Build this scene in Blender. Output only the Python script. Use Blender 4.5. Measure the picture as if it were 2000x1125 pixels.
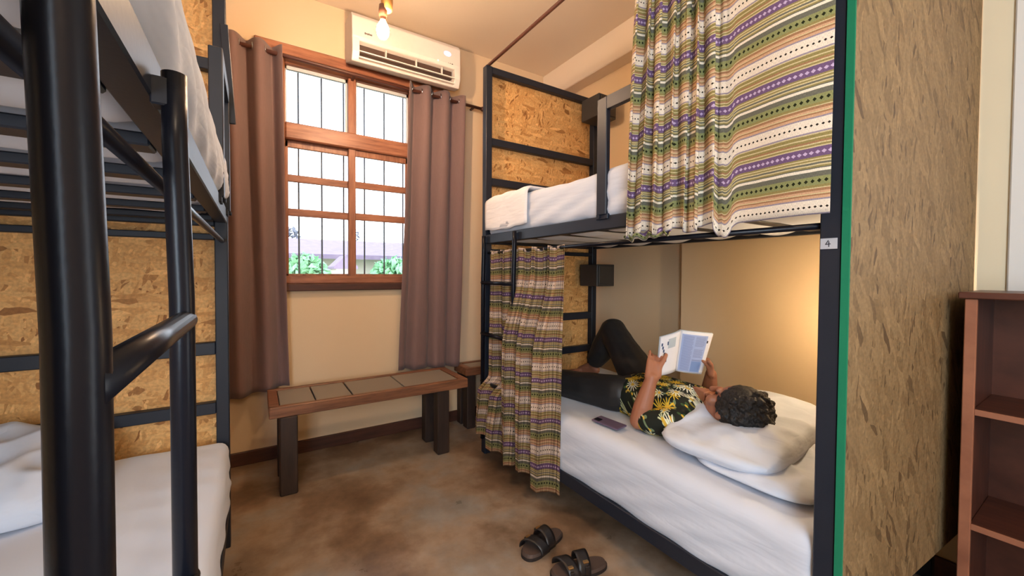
import bpy, bmesh, math, random
from mathutils import Vector, Matrix, noise
for _o in list(bpy.data.objects):
    bpy.data.objects.remove(_o, do_unlink=True)
SC = bpy.context.scene
COL = SC.collection
random.seed(7)
V = Vector

# ------------------------------------------------------------------ camera
F_PX, YAW, PITCH, ROLL, HC = 764.301, 31.1616, -1.2498, .27877, 1.235
PPX, PPY = -38.19, 12.16
cam = bpy.data.cameras.new('camera')
camo = bpy.data.objects.new('camera', cam); COL.objects.link(camo)
cam.sensor_fit = 'HORIZONTAL'; cam.sensor_width = 36
cam.lens = F_PX / 2000 * 36
cam.shift_x = -PPX / 2000
cam.shift_y = -PPY / 2000
cam.clip_start = .02; cam.clip_end = 200
_a, _p, _r = (math.radians(t) for t in (YAW, PITCH, ROLL))
_fw = V((math.sin(_a)*math.cos(_p), math.cos(_a)*math.cos(_p), math.sin(_p)))
_rt = V((math.cos(_a), -math.sin(_a), 0)); _up = _rt.cross(_fw)
_R = math.cos(_r)*_rt + math.sin(_r)*_up; _U = -math.sin(_r)*_rt + math.cos(_r)*_up
m = Matrix((_R, _U, -_fw)).transposed().to_4x4(); m.translation = V((0, 0, HC))
camo.matrix_world = m
SC.camera = camo

# ------------------------------------------------------------------ view, world, lights
SC.view_settings.view_transform = 'Standard'
SC.view_settings.look = 'None'
SC.view_settings.gamma = 1
SC.view_settings.use_curve_mapping = False
SC.view_settings.exposure = 0.38
SC.cycles.max_bounces = 8; SC.cycles.diffuse_bounces = 5; SC.cycles.glossy_bounces = 3
SC.cycles.transparent_max_bounces = 8
SC.cycles.sample_clamp_indirect = 4
SC.cycles.caustics_reflective = False; SC.cycles.caustics_refractive = False

W = bpy.data.worlds.new('sky'); SC.world = W; W.use_nodes = True
_n = W.node_tree.nodes; _l = W.node_tree.links; _n.clear()
_tc = _n.new('ShaderNodeTexCoord'); _sp = _n.new('ShaderNodeSeparateXYZ'); _cr = _n.new('ShaderNodeValToRGB')
_bg = _n.new('ShaderNodeBackground'); _wo = _n.new('ShaderNodeOutputWorld')
_cr.color_ramp.elements[0].position = .0; _cr.color_ramp.elements[0].color = (.93, .96, 1, 1)
_cr.color_ramp.elements[1].position = .8; _cr.color_ramp.elements[1].color = (.74, .86, 1, 1)
_l.new(_tc.outputs['Generated'], _sp.inputs[0]); _l.new(_sp.outputs['Z'], _cr.inputs[0])
_l.new(_cr.outputs[0], _bg.inputs[0]); _l.new(_bg.outputs[0], _wo.inputs[0])
_bg.inputs[1].default_value = 4.5

def light(name, kind, loc, energy, color, size=.1, size_y=None, target=None, spread=None):
    d = bpy.data.lights.new(name, kind); d.energy = energy; d.color = color
    if kind == 'AREA':
        d.size = size
        if size_y: d.shape = 'RECTANGLE'; d.size_y = size_y
        if spread: d.spread = spread
    else: d.shadow_soft_size = size
    o = bpy.data.objects.new(name, d); COL.objects.link(o); o.location = loc
    if target is not None:
        o.rotation_euler = (V(target) - V(loc)).to_track_quat('-Z', 'Y').to_euler()
    return o
BULB = V((.557, 2.0, 2.455))
light('warm_fill_light', 'POINT', (.3, -1.2, 2.7), 34, (1, .78, .56), .05)  # added warm fill behind the viewer, belongs to no fixture
light('cool_fill_light', 'AREA', (-1.1, -1.35, 1.5), 125, (.70, .85, 1), 1.6, 1.9, target=(1.6, .9, .8))  # added soft cool fill against the closed left wall, aimed at the sheets

# ------------------------------------------------------------------ helpers
ORIG = {}
def link(name, data, mat=None, parent=None, origin=None):
    o = bpy.data.objects.new(name, data); COL.objects.link(o)
    if mat is not None and hasattr(data, 'materials') and len(data.materials) == 0:
        data.materials.append(mat)
    if parent is not None:
        po = ORIG[parent.name]
        data.transform(Matrix.Translation(-po))
        o.parent = parent; ORIG[o.name] = po
    elif origin is not None:
        og = V(origin); data.transform(Matrix.Translation(-og)); o.location = og; ORIG[o.name] = og
    else:
        ORIG[o.name] = V((0, 0, 0))
    return o

def tag(o, label=None, cat=None, group=None, kind=None):
    if label: o['label'] = label
    if cat: o['category'] = cat
    if group: o['group'] = group
    if kind: o['kind'] = kind
    return o

def thing(name, loc, label, cat, group=None):
    o = bpy.data.objects.new(name, None); COL.objects.link(o); o.location = loc
    o.empty_display_size = .05
    ORIG[o.name] = V(loc)
    return tag(o, label, cat, group)

class B:
    """collects geometry into one bmesh"""
    def __init__(s): s.bm = bmesh.new(); s.uv = None
    def box(s, x0, x1, y0, y1, z0, z1, bev=0, rot=None, seg=1):
        r = bmesh.ops.create_cube(s.bm, size=1)
        vs = r['verts']
        c = V(((x0+x1)/2, (y0+y1)/2, (z0+z1)/2)); sc = V((abs(x1-x0), abs(y1-y0), abs(z1-z0)))
        for v in vs: v.co = V((v.co.x*sc.x, v.co.y*sc.y, v.co.z*sc.z))
        if bev:
            es = {e for v in vs for e in v.link_edges}
            q = bmesh.ops.bevel(s.bm, geom=list(es), offset=bev, segments=seg, affect='EDGES', profile=.5)
            vs = list({v for f in q['faces'] for v in f.verts} | {v for v in vs if v.is_valid})
        if rot is not None:
            for v in vs: v.co = rot @ v.co
        for v in vs: v.co += c
        return s
    def tube(s, pts, r, seg=12, cap=True):
        pts = [V(p) for p in pts]; n = len(pts)
        rs = r if isinstance(r, (list, tuple)) else [r]*n
        rings = []
        t0 = (pts[1]-pts[0]).normalized()
        a = t0.cross(V((0, 0, 1)))
        if a.length < .1: a = t0.cross(V((1, 0, 0)))
        a.normalize()
        for i, p in enumerate(pts):
            if i == 0: t = pts[1]-pts[0]
            elif i == n-1: t = pts[-1]-pts[-2]
            else: t = (pts[i+1]-pts[i]).normalized() + (pts[i]-pts[i-1]).normalized()
            t.normalize(); a = (a - t*a.dot(t)).normalized(); b = t.cross(a)
            rings.append([s.bm.verts.new(p + (a*math.cos(2*math.pi*k/seg) + b*math.sin(2*math.pi*k/seg))*rs[i]) for k in range(seg)])
        for i in range(n-1):
            for k in range(seg):
                s.bm.faces.new((rings[i][k], rings[i][(k+1) % seg], rings[i+1][(k+1) % seg], rings[i+1][k]))
        if cap:
            s.bm.faces.new(rings[0][::-1]); s.bm.faces.new(rings[-1])
        return s
    def ball(s, c, r, sub=2, sc=(1, 1, 1), rot=None):
        q = bmesh.ops.create_icosphere(s.bm, subdivisions=sub, radius=r)
        for v in q['verts']:
            v.co = V((v.co.x*sc[0], v.co.y*sc[1], v.co.z*sc[2]))
            if rot is not None: v.co = rot @ v.co
            v.co += V(c)
        return s
    def caps(s, a, ra, b, rb, seg=14):
        """tapered capsule"""
        a = V(a); b = V(b); d = (b-a).normalized()
        pts = []; rs = []
        for k in range(1, 5):
            an = math.pi/2*(1-k/4); pts.append(a - d*ra*math.sin(an)); rs.append(max(ra*math.cos(an), ra*.05))
        for k in range(1, 5):
            an = math.pi/2*k/4; pts.append(b + d*rb*math.sin(an)); rs.append(max(rb*math.cos(an), rb*.05))
        pts.insert(4, b); rs.insert(4, rb)
        return s.tube(pts, rs, seg)
    def lathe(s, prof, c=(0, 0, 0), seg=20, rot=None):
        rings = []
        for (r, z) in prof:
            ring = []
            for k in range(seg):
                p = V((r*math.cos(2*math.pi*k/seg), r*math.sin(2*math.pi*k/seg), z))
                if rot is not None: p = rot @ p
                ring.append(s.bm.verts.new(p + V(c)))
            rings.append(ring)
        for i in range(len(rings)-1):
            for k in range(seg):
                s.bm.faces.new((rings[i][k], rings[i][(k+1) % seg], rings[i+1][(k+1) % seg], rings[i+1][k]))
        s.bm.faces.new(rings[0][::-1]); s.bm.faces.new(rings[-1])
        return s
    def prism(s, poly, axis, a, b):
        """extrude polygon (list of 2D) along axis between a and b"""
        def P(u, v, w):
            return {'x': V((w, u, v)), 'y': V((u, w, v)), 'z': V((u, v, w))}[axis]
        A = [s.bm.verts.new(P(u, v, a)) for u, v in poly]; Bq = [s.bm.verts.new(P(u, v, b)) for u, v in poly]
        n = len(poly)
        for i in range(n): s.bm.faces.new((A[i], A[(i+1) % n], Bq[(i+1) % n], Bq[i]))
        s.bm.faces.new(A[::-1]); s.bm.faces.new(Bq)
        return s
    def grid(s, nu, nv, f, uvf=None, close=False):
        vs = [[s.bm.verts.new(f(i/nu, j/nv)) for j in range(nv+1)] for i in range(nu+1)]
        if uvf and s.uv is None: s.uv = s.bm.loops.layers.uv.new('UVMap')
        for i in range(nu):
            for j in range(nv):
                fc = s.bm.faces.new((vs[i][j], vs[i+1][j], vs[i+1][j+1], vs[i][j+1]))
                if uvf:
                    for lp, (a, b) in zip(fc.loops, ((i, j), (i+1, j), (i+1, j+1), (i, j+1))):
                        lp[s.uv].uv = uvf(a/nu, b/nv)
        return s
    def mesh(s, name, smooth=False):
        bmesh.ops.recalc_face_normals(s.bm, faces=s.bm.faces[:])
        me = bpy.data.meshes.new(name); s.bm.to_mesh(me); s.bm.free()
        if smooth: me.polygons.foreach_set('use_smooth', [True]*len(me.polygons))
        return me
    def build(s, name, mat, parent=None, smooth=False, origin=None):
        return link(name, s.mesh(name, smooth), mat, parent, origin)

def solidify(o, t, off=0):
    md = o.modifiers.new('thickness', 'SOLIDIFY'); md.thickness = t; md.offset = off; return o

def blob(name, b, voxel, mat, parent=None, smooth_it=6, origin=None, disp=None):
    me = b.mesh(name)
    t = bpy.data.objects.new('tmp', me); COL.objects.link(t)
    r = t.modifiers.new('r', 'REMESH'); r.mode = 'VOXEL'; r.voxel_size = voxel; r.use_smooth_shade = True
    if smooth_it:
        sm = t.modifiers.new('s', 'SMOOTH'); sm.factor = .5; sm.iterations = smooth_it
    dg = bpy.context.evaluated_depsgraph_get(); dg.update()
    nm = bpy.data.meshes.new_from_object(t.evaluated_get(dg))
    bpy.data.objects.remove(t); bpy.data.meshes.remove(me)
    nm.name = name
    if disp:
        ns = [v.normal.copy() for v in nm.vertices]
        for v, n in zip(nm.vertices, ns): v.co = v.co + n*disp(v.co, n)
    nm.polygons.foreach_set('use_smooth', [True]*len(nm.polygons))
    nm.materials.clear()
    return link(name, nm, mat, parent, origin)

def sm(x): x = max(0., min(1., x)); return x*x*(3-2*x)
def N3(x, y, z): return noise.noise(V((x, y, z)))

def soft_box(x0, x1, y0, y1, z0, z1, r, nx, ny, nz, disp=None):
    """rounded box with fine grid and optional displacement"""
    b = B(); bm = b.bm
    cache = {}
    def vert(i, j, k):
        key = (i, j, k)
        if key in cache: return cache[key]
        p = V((x0+(x1-x0)*i/nx, y0+(y1-y0)*j/ny, z0+(z1-z0)*k/nz))
        q = V((min(max(p.x, x0+r), x1-r), min(max(p.y, y0+r), y1-r), min(max(p.z, z0+r), z1-r)))
        d = p-q; n = d.normalized() if d.length > 1e-7 else V((0, 0, 1))
        p2 = q + n*r if d.length > 1e-7 else p
        if disp: p2 = p2 + disp(p2, n)
        cache[key] = bm.verts.new(p2); return cache[key]
    for i in range(nx):
        for j in range(ny):
            bm.faces.new((vert(i, j, 0), vert(i, j+1, 0), vert(i+1, j+1, 0), vert(i+1, j, 0)))
            bm.faces.new((vert(i, j, nz), vert(i+1, j, nz), vert(i+1, j+1, nz), vert(i, j+1, nz)))
    for i in range(nx):
        for k in range(nz):
            bm.faces.new((vert(i, 0, k), vert(i+1, 0, k), vert(i+1, 0, k+1), vert(i, 0, k+1)))
            bm.faces.new((vert(i, ny, k), vert(i, ny, k+1), vert(i+1, ny, k+1), vert(i+1, ny, k)))
    for j in range(ny):
        for k in range(nz):
            bm.faces.new((vert(0, j, k), vert(0, j, k+1), vert(0, j+1, k+1), vert(0, j+1, k)))
            bm.faces.new((vert(nx, j, k), vert(nx, j+1, k), vert(nx, j+1, k+1), vert(nx, j, k+1)))
    return b

# ------------------------------------------------------------------ materials
def srgb(r, g, b):
    f = lambda c: (c/255/12.92) if c/255 <= .04045 else ((c/255+.055)/1.055)**2.4
    return (f(r), f(g), f(b), 1)

class M:
    def __init__(s, name, rough=.6, metal=0, spec=.5):
        s.m = bpy.data.materials.new(name); s.m.use_nodes = True
        s.nt = s.m.node_tree; s.n = s.nt.nodes; s.l = s.nt.links
        s.p = s.n['Principled BSDF']
        s.p.inputs['Roughness'].default_value = rough; s.p.inputs['Metallic'].default_value = metal
        s.p.inputs['Specular IOR Level'].default_value = spec
    def node(s, t, **k):
        n = s.n.new(t)
        for a, v in k.items():
            if a.startswith('i_'): n.inputs[a[2:].replace('_', ' ')].default_value = v
            else: setattr(n, a, v)
        return n
    def val(s, sock, v):
        if hasattr(v, 'is_linked') or isinstance(v, bpy.types.NodeSocket): s.l.new(v, sock)
        elif v is not None: sock.default_value = v
    def math(s, op, a, b=None, c=None, clamp=False):
        n = s.n.new('ShaderNodeMath'); n.operation = op; n.use_clamp = clamp
        s.val(n.inputs[0], a); s.val(n.inputs[1], b)
        if c is not None: s.val(n.inputs[2], c)
        return n.outputs[0]
    def mix(s, f, a, b, blend='MIX'):
        n = s.n.new('ShaderNodeMix'); n.data_type = 'RGBA'; n.blend_type = blend
        s.val(n.inputs[0], f); s.val(n.inputs[6], a); s.val(n.inputs[7], b); return n.outputs[2]
    def coord(s, which='Object', scale=(1, 1, 1), rot=(0, 0, 0), loc=(0, 0, 0)):
        tc = s.n.new('ShaderNodeTexCoord'); mp = s.n.new('ShaderNodeMapping')
        mp.inputs['Scale'].default_value = scale; mp.inputs['Rotation'].default_value = rot; mp.inputs['Location'].default_value = loc
        s.l.new(tc.outputs[which], mp.inputs[0]); return mp.outputs[0]
    def noise(s, vec, scale, detail=3, rough=.5, out=0):
        n = s.n.new('ShaderNodeTexNoise'); n.inputs['Scale'].default_value = scale
        n.inputs['Detail'].default_value = detail; n.inputs['Roughness'].default_value = rough
        s.l.new(vec, n.inputs['Vector']); return n.outputs[out]
    def ramp(s, f, stops, interp='LINEAR'):
        n = s.n.new('ShaderNodeValToRGB'); cr = n.color_ramp; cr.interpolation = interp
        cr.elements[0].position = stops[0][0]; cr.elements[0].color = stops[0][1]
        cr.elements[1].position = stops[-1][0]; cr.elements[1].color = stops[-1][1]
        for p, c in stops[1:-1]:
            e = cr.elements.new(p); e.color = c
        s.l.new(f, n.inputs[0]); return n.outputs[0]
    def color(s, c): s.val(s.p.inputs['Base Color'], c); return s
    def bump(s, h, strength=.2, dist=.01):
        n = s.n.new('ShaderNodeBump'); n.inputs['Strength'].default_value = strength; n.inputs['Distance'].default_value = dist
        s.l.new(h, n.inputs['Height']); s.l.new(n.outputs[0], s.p.inputs['Normal']); return s

def g(v): return (v, v, v, 1)

def plaster(name, c, var=.06, rough=.85, bump=.08):
    m = M(name, rough, spec=.3); v = m.coord()
    n1 = m.noise(v, 1.3, 4); dark = tuple(x*(1-var*2) for x in c[:3]) + (1,)
    m.color(m.mix(n1, dark, c)); m.bump(m.noise(v, 45, 5), bump, .004); return m.m

wall_mat = plaster('wall_paint', srgb(233, 206, 168))
ceil_mat = plaster('ceiling_paint', srgb(240, 222, 198))
cool_lit_wall_mat = plaster('cool_lit_wall_paint', srgb(222, 214, 188))  # same wall as wall_mat, with the cooler light there mixed into the colour
white_mat = plaster('white_door_paint', srgb(214, 217, 216), .02, .5, .02)

def floor_material():
    m = M('polished_concrete', .32, spec=.45); v = m.coord()
    a = m.noise(v, 1.7, 6, .6); b = m.noise(v, 4.5, 7, .65); c = m.noise(v, 30, 4)
    col = m.ramp(a, [(.34, srgb(96, 74, 56)), (.45, srgb(128, 104, 82)), (.53, srgb(152, 132, 112)), (.64, srgb(150, 144, 136))])
    col2 = m.ramp(b, [(.35, g(.72)), (.55, g(1.0)), (.7, g(1.18))])
    col = m.mix(1, col, col2, 'MULTIPLY')
    m.color(col)
    m.val(m.p.inputs['Roughness'], m.ramp(b, [(.3, g(.26)), (.7, g(.48))]))
    m.bump(m.math('ADD', b, m.math('MULTIPLY', c, .2)), .06, .01); return m.m
floor_mat = floor_material()

def steel(name, c, rough=.38, metal=.0):
    m = M(name, rough, metal, .5); v = m.coord()
    n = m.noise(v, 18, 4); m.color(m.mix(n, tuple(x*.8 for x in c[:3])+(1,), c))
    m.bump(m.noise(v, 120, 3), .08, .002); return m.m
black_steel = steel('black_painted_steel', (.015, .019, .030, 1), .45)
black_steel.node_tree.nodes['Principled BSDF'].inputs['Specular IOR Level'].default_value = .32
tube_steel = steel('black_glossy_tube', (.006, .007, .012, 1), .3)
tube_steel.node_tree.nodes['Principled BSDF'].inputs['Specular IOR Level'].default_value = .2
box_steel = steel('dark_sheet_metal', (.035, .034, .034, 1), .5)
rod_brown = steel('brown_rod', srgb(88, 50, 38), .45)

def wood(name, c1, c2, scale=(1, 12, 12), rough=.42, bump=.1, spec=.45):
    m = M(name, rough, spec=spec); v = m.coord(scale=scale)
    n = m.noise(v, 3.0, 6, .6)
    n2 = m.noise(m.coord(scale=tuple(s*4 for s in scale)), 4, 3)
    f = m.math('ADD', m.math('MULTIPLY', n, .8), m.math('MULTIPLY', n2, .2))
    m.color(m.ramp(f, [(.32, c1), (.62, c2)])); m.bump(f, bump, .003); return m.m
win_wood = wood('window_wood', srgb(118, 70, 50), srgb(172, 114, 84), (1.2, 14, 14))
win_wood_v = wood('window_wood_upright', srgb(118, 70, 50), srgb(168, 112, 82), (14, 14, 1.2))
bench_wood = wood('bench_wood', srgb(80, 50, 36), srgb(140, 94, 66), (1.2, 14, 14))
bench_leg_mat = wood('dark_leg_wood', srgb(34, 24, 20), srgb(58, 42, 34), (10, 10, 1.2), .6)
base_wood = wood('baseboard_wood', srgb(58, 34, 26), srgb(84, 50, 38), (1, 8, 8), .55)
shelf_wood = wood('red_brown_shelf_wood', srgb(50, 25, 18), srgb(86, 48, 35), (9, 1, 1.4), .4)
shelf_edge = wood('shelf_edge_wood', srgb(118, 72, 52), srgb(152, 100, 74), (9, 1, 1.4), .5)
slate = plaster('grey_board', srgb(150, 142, 132), .14, .6, .1)

def osb(name, plane='xz', tone=1.0, k0=1.3, squeeze=1.0, light_c=srgb(222, 172, 108), mid=srgb(204, 148, 84), dark=srgb(146, 94, 46), amount=1.0):
    m = M(name, .62, spec=.35)
    tc = m.n.new('ShaderNodeTexCoord'); sp = m.n.new('ShaderNodeSeparateXYZ'); m.l.new(tc.outputs['Object'], sp.inputs[0])
    cb = m.n.new('ShaderNodeCombineXYZ')
    m.l.new(sp.outputs['X' if plane == 'xz' else 'Y'], cb.inputs[0]); m.l.new(sp.outputs['Z'], cb.inputs[1])
    base = cb.outputs[0]
    wob = m.noise(base, 14, 2, out=1)
    wv = m.n.new('ShaderNodeVectorMath'); wv.operation = 'MULTIPLY_ADD'
    m.l.new(wob, wv.inputs[0]); wv.inputs[1].default_value = (.03, .03, 0); m.l.new(base, wv.inputs[2])
    col = None; h = None
    pal = [(0, dark), (.12, mid), (.3, light_c), (.45, mid), (.62, tuple(min(1, x*1.18) for x in light_c[:3])+(1,)), (.8, mid), (.93, light_c)]
    for k, (ang, sx, sy) in enumerate(((1.35, 9, 42), (.5, 11, 50), (2.3, 12, 46), (1.8, 16, 70), (.05, 10, 38))):
        mp = m.n.new('ShaderNodeMapping'); m.l.new(wv.outputs[0], mp.inputs[0])
        mp.inputs['Rotation'].default_value = (0, 0, 1.57 + (ang - 1.57)*squeeze); mp.inputs['Location'].default_value = (k*3.7, k*1.9, 0)
        mp2 = m.n.new('ShaderNodeMapping'); m.l.new(mp.outputs[0], mp2.inputs[0]); mp2.inputs['Scale'].default_value = (sx*k0, sy*k0, 1)
        vo = m.n.new('ShaderNodeTexVoronoi'); vo.voronoi_dimensions = '2D'; vo.inputs['Scale'].default_value = 1; m.l.new(mp2.outputs[0], vo.inputs['Vector'])
        sc = m.n.new('ShaderNodeSeparateColor'); m.l.new(vo.outputs['Color'], sc.inputs[0])
        c = m.ramp(sc.outputs[0], pal, 'LINEAR')
        if col is None: col = c; h = sc.outputs[0]
        else:
            msk = m.math('GREATER_THAN', sc.outputs[1], .58)
            col = m.mix(msk, col, c)
            hm = m.n.new('ShaderNodeMix'); m.l.new(msk, hm.inputs[0]); m.l.new(h, hm.inputs[2]); m.l.new(sc.outputs[0], hm.inputs[3]); h = hm.outputs[0]
    grain = m.noise(base, 90, 4)
    col = m.mix(1, col, m.ramp(grain, [(.3, g(.78*tone)), (.65, g(1.08*tone))]), 'MULTIPLY')
    m.color(m.mix(amount, mid, col)); m.bump(h, .25, .003); return m.m
osb_warm = osb('strand_board_warm')
osb_big = osb('strand_board_brown', 'xz', 1.0, 1.35, .4, srgb(138, 114, 80), srgb(118, 95, 64), srgb(84, 64, 42), .9)  # darker, greyer brown palette than the far end boards

def linen(name, c, rough=.85, bump=.16):
    m = M(name, rough, spec=.2); v = m.coord()
    m.color(m.mix(m.noise(v, 3, 3), tuple(x*.94 for x in c[:3])+(1,), c))
    m.p.inputs['Sheen Weight'].default_value = .15
    wv = m.noise(m.coord(scale=(4, 1.6, 9), rot=(.25, .1, .15)), 1.6, 3, .5); m.bump(m.math('ADD', m.math('ABSOLUTE', m.math('SUBTRACT', wv, .5)), m.math('MULTIPLY', m.noise(v, 9, 3, .5), .08)), bump, .05); return m.m
sheet_white = linen('white_sheet', srgb(206, 211, 222))
pillow_white = linen('white_pillowcase', srgb(206, 212, 224), bump=.25)
blanket_white = linen('folded_sheet_white', srgb(232, 228, 228), bump=.25)

def drape_mat():
    m = M('mauve_drape', .8, spec=.2); v = m.coord()
    n = m.noise(m.coord(scale=(30, 30, 2)), 10, 3)
    m.color(m.mix(n, srgb(134, 108, 104), srgb(158, 130, 126)))
    m.p.inputs['Sheen Weight'].default_value = .3
    tr = m.n.new('ShaderNodeBsdfTranslucent'); tr.inputs[0].default_value = srgb(150, 122, 118)
    mx = m.n.new('ShaderNodeMixShader'); mx.inputs[0].default_value = .32
    out = m.n['Material Output']
    m.l.new(m.p.outputs[0], mx.inputs[1]); m.l.new(tr.outputs[0], mx.inputs[2]); m.l.new(mx.outputs[0], out.inputs[0])
    m.bump(m.noise(v, 300, 2), .1, .001); return m.m
drape = drape_mat()

def weave(name, tint, vstreak=0, period=.222, z0=0.0):
    """striped handwoven cloth; uv in metres of cloth"""
    m = M(name, .9, spec=.15)
    tc = m.n.new('ShaderNodeTexCoord'); sp = m.n.new('ShaderNodeSeparateXYZ'); m.l.new(tc.outputs['UV'], sp.inputs[0])
    u, v = sp.outputs[0], sp.outputs[1]
    wob = m.noise(m.coord('UV'), 25, 2)
    vv = m.math('ADD', v, m.math('MULTIPLY', m.math('SUBTRACT', wob, .5), .0025))
    t = m.math('FRACT', m.math('DIVIDE', m.math('ADD', vv, z0), period))
    T = tint
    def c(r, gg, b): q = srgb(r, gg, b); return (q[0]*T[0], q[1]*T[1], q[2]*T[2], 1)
    purple = c(112, 88, 124); yel = c(208, 194, 150); olive = c(146, 134, 84); white = c(236, 226, 206)
    dgrey = c(108, 108, 96); green = c(140, 144, 96); brown = c(160, 120, 88); salmon = c(206, 166, 130); lav = c(150, 140, 156); cream = c(232, 220, 202)
    # going down the cloth from a purple band; ramp runs upwards so positions are reversed
    seq = [(0, purple), (.055, olive), (.075, yel), (.09, olive), (.11, yel), (.125, dgrey), (.15, yel), (.165, olive), (.185, dgrey), (.2, white), (.235, dgrey),
           (.30, green), (.40, olive), (.43, yel), (.445, brown), (.475, salmon), (.5, yel), (.515, brown), (.535, salmon), (.565, lav), (.585, cream),
           (.745, lav), (.765, yel), (.78, olive), (.82, yel), (.835, olive), (.86, brown), (.885, yel), (.9, olive), (.925, yel), (.94, purple)]
    seq2 = sorted([(1-e, col) for (s_, col), e in zip(seq, [q[0] for q in seq[1:]] + [1.0])], key=lambda q: q[0])
    seq2[0] = (0.0, seq2[0][1])
    base = m.ramp(t, seq2, 'CONSTANT')
    def diamonds(pos, pitch, wr, hr):
        du = m.math('ABSOLUTE', m.math('SUBTRACT', m.math('FRACT', m.math('DIVIDE', u, pitch)), .5))
        dt = m.math('ABSOLUTE', m.math('SUBTRACT', t, pos))
        return m.math('LESS_THAN', m.math('ADD', m.math('DIVIDE', du, wr), m.math('DIVIDE', dt, hr)), 1)
    # purple band centre is at t = 0 (wraps)
    t2 = m.math('ABSOLUTE', m.math('SUBTRACT', m.math('FRACT', m.math('ADD', t, .5)), .5))
    du = m.math('ABSOLUTE', m.math('SUBTRACT', m.math('FRACT', m.math('DIVIDE', u, .0135)), .5))
    dp = m.math('LESS_THAN', m.math('ADD', m.math('DIVIDE', du, .42), m.math('DIVIDE', t2, .024)), 1)
    col = m.mix(dp, base, c(196, 176, 208))
    col = m.mix(diamonds(1-.35, .0145, .32, .025), col, c(36, 40, 22))
    col = m.mix(diamonds(1-.665, .0125, .3, .016), col, c(34, 28, 24))
    th = m.noise(m.coord('UV', scale=(900, 160, 1)), 1, 2)
    col = m.mix(1, col, m.ramp(th, [(.3, g(.72)), (.7, g(1.12))]), 'MULTIPLY')
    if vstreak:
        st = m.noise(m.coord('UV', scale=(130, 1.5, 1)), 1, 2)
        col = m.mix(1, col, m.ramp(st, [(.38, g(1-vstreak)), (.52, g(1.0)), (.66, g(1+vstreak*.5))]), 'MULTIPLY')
    m.color(col)
    tr = m.n.new('ShaderNodeBsdfTranslucent'); m.l.new(col, tr.inputs[0])
    mx = m.n.new('ShaderNodeMixShader'); mx.inputs[0].default_value = .12
    m.l.new(m.p.outputs[0], mx.inputs[1]); m.l.new(tr.outputs[0], mx.inputs[2]); m.l.new(mx.outputs[0], m.n['Material Output'].inputs[0])
    m.bump(m.math('ADD', th, m.math('MULTIPLY', t, 0)), .25, .0015); return m.m
weave_top = weave('striped_weave', (1, 1, 1), 0, .219, .053)
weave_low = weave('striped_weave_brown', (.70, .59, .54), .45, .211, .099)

def plain(name, c, rough=.5, metal=0, spec=.5, bumpk=0):
    m = M(name, rough, metal, spec); v = m.coord()
    m.color(m.mix(m.noise(v, 25, 3), tuple(x*.92 for x in c[:3])+(1,), c))
    if bumpk: m.bump(m.noise(v, 60, 4), bumpk, .002)
    return m.m
skin = plain('skin', srgb(158, 104, 78), .5, bumpk=.1)
skin.node_tree.nodes['Principled BSDF'].inputs['Subsurface Weight'].default_value = .08
skin.node_tree.nodes['Principled BSDF'].inputs['Subsurface Radius'].default_value = (.01, .004, .002)
nail_mat = plain('nail', srgb(196, 150, 130), .35)
trouser_mat = plain('charcoal_trousers', srgb(31, 30, 31), .55, bumpk=.3)
hair_mat = M('black_hair', .55); hair_mat.color(srgb(22, 18, 17)); hair_mat.bump(hair_mat.noise(hair_mat.coord(), 90, 5), .9, .01); hair_mat = hair_mat.m
ac_white = plain('ac_white_plastic', srgb(234, 224, 214), .35)
ac_dark = plain('ac_dark_slot', srgb(70, 50, 40), .6)
green_foam = plaster('green_edge', srgb(26, 128, 92), .2, .9, .4)
paper = plain('paper', srgb(226, 226, 230), .7)
page_blue = plain('printed_page_blue', srgb(160, 176, 214), .6)
ink_blue = plain('dark_blue_ink', srgb(44, 72, 110), .6)
ink_mid = plain('mid_blue_print', srgb(118, 146, 196), .6)
ink_line = plain('text_line_print', srgb(132, 146, 186), .6)
ink_grey = plain('grey_print', srgb(176, 188, 196), .6)
ink_black = plain('black_ink', srgb(38, 38, 46), .6)
tag_paper = plain('tag_paper', srgb(172, 176, 184), .5)
phone_mat = plain('mauve_phone_case', srgb(94, 82, 104), .3)
phone_dark = plain('phone_camera_black', srgb(24, 22, 28), .2)
leather = plain('black_leather', srgb(30, 26, 26), .4, bumpk=.4)
sole_mat = plain('brown_footbed', srgb(74, 58, 50), .7, bumpk=.3)
rubber = plain('dark_rubber_sole', srgb(34, 24, 20), .7)
brass = plain('brass_metal', srgb(178, 140, 90), .3, .9)
chrome = plain('chrome', srgb(200, 200, 205), .2, 1)
amber = plain('amber_socket', srgb(214, 148, 80), .35)
brown_sock = plain('brown_socket', srgb(110, 70, 52), .4)

def emis(name, c, s):
    m = M(name); m.p.inputs['Emission Color'].default_value = c; m.p.inputs['Emission Strength'].default_value = s; m.color(c); return m.m
bulb_mat = emis('lit_bulb', (1, .66, .40, 1), 700)
led_mat = emis('lit_display', (.78, .66, 1, 1), .75)
lamp_mat = emis('lit_reading_bulb', (1, .72, .42, 1), 800)

def glass_mat():
    m = M('window_glass', .02); n = m.n; out = n['Material Output']
    tr = n.new('ShaderNodeBsdfTransparent'); tr.inputs[0].default_value = (.96, .98, 1, 1)
    gl = n.new('ShaderNodeBsdfGlossy'); gl.inputs['Roughness'].default_value = .02
    fr = n.new('ShaderNodeFresnel'); fr.inputs[0].default_value = 1.35
    mx = n.new('ShaderNodeMixShader'); m.l.new(fr.outputs[0], mx.inputs[0]); m.l.new(tr.outputs[0], mx.inputs[1]); m.l.new(gl.outputs[0], mx.inputs[2])
    m.l.new(mx.outputs[0], out.inputs[0]); return m.m
glass = glass_mat()

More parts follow.
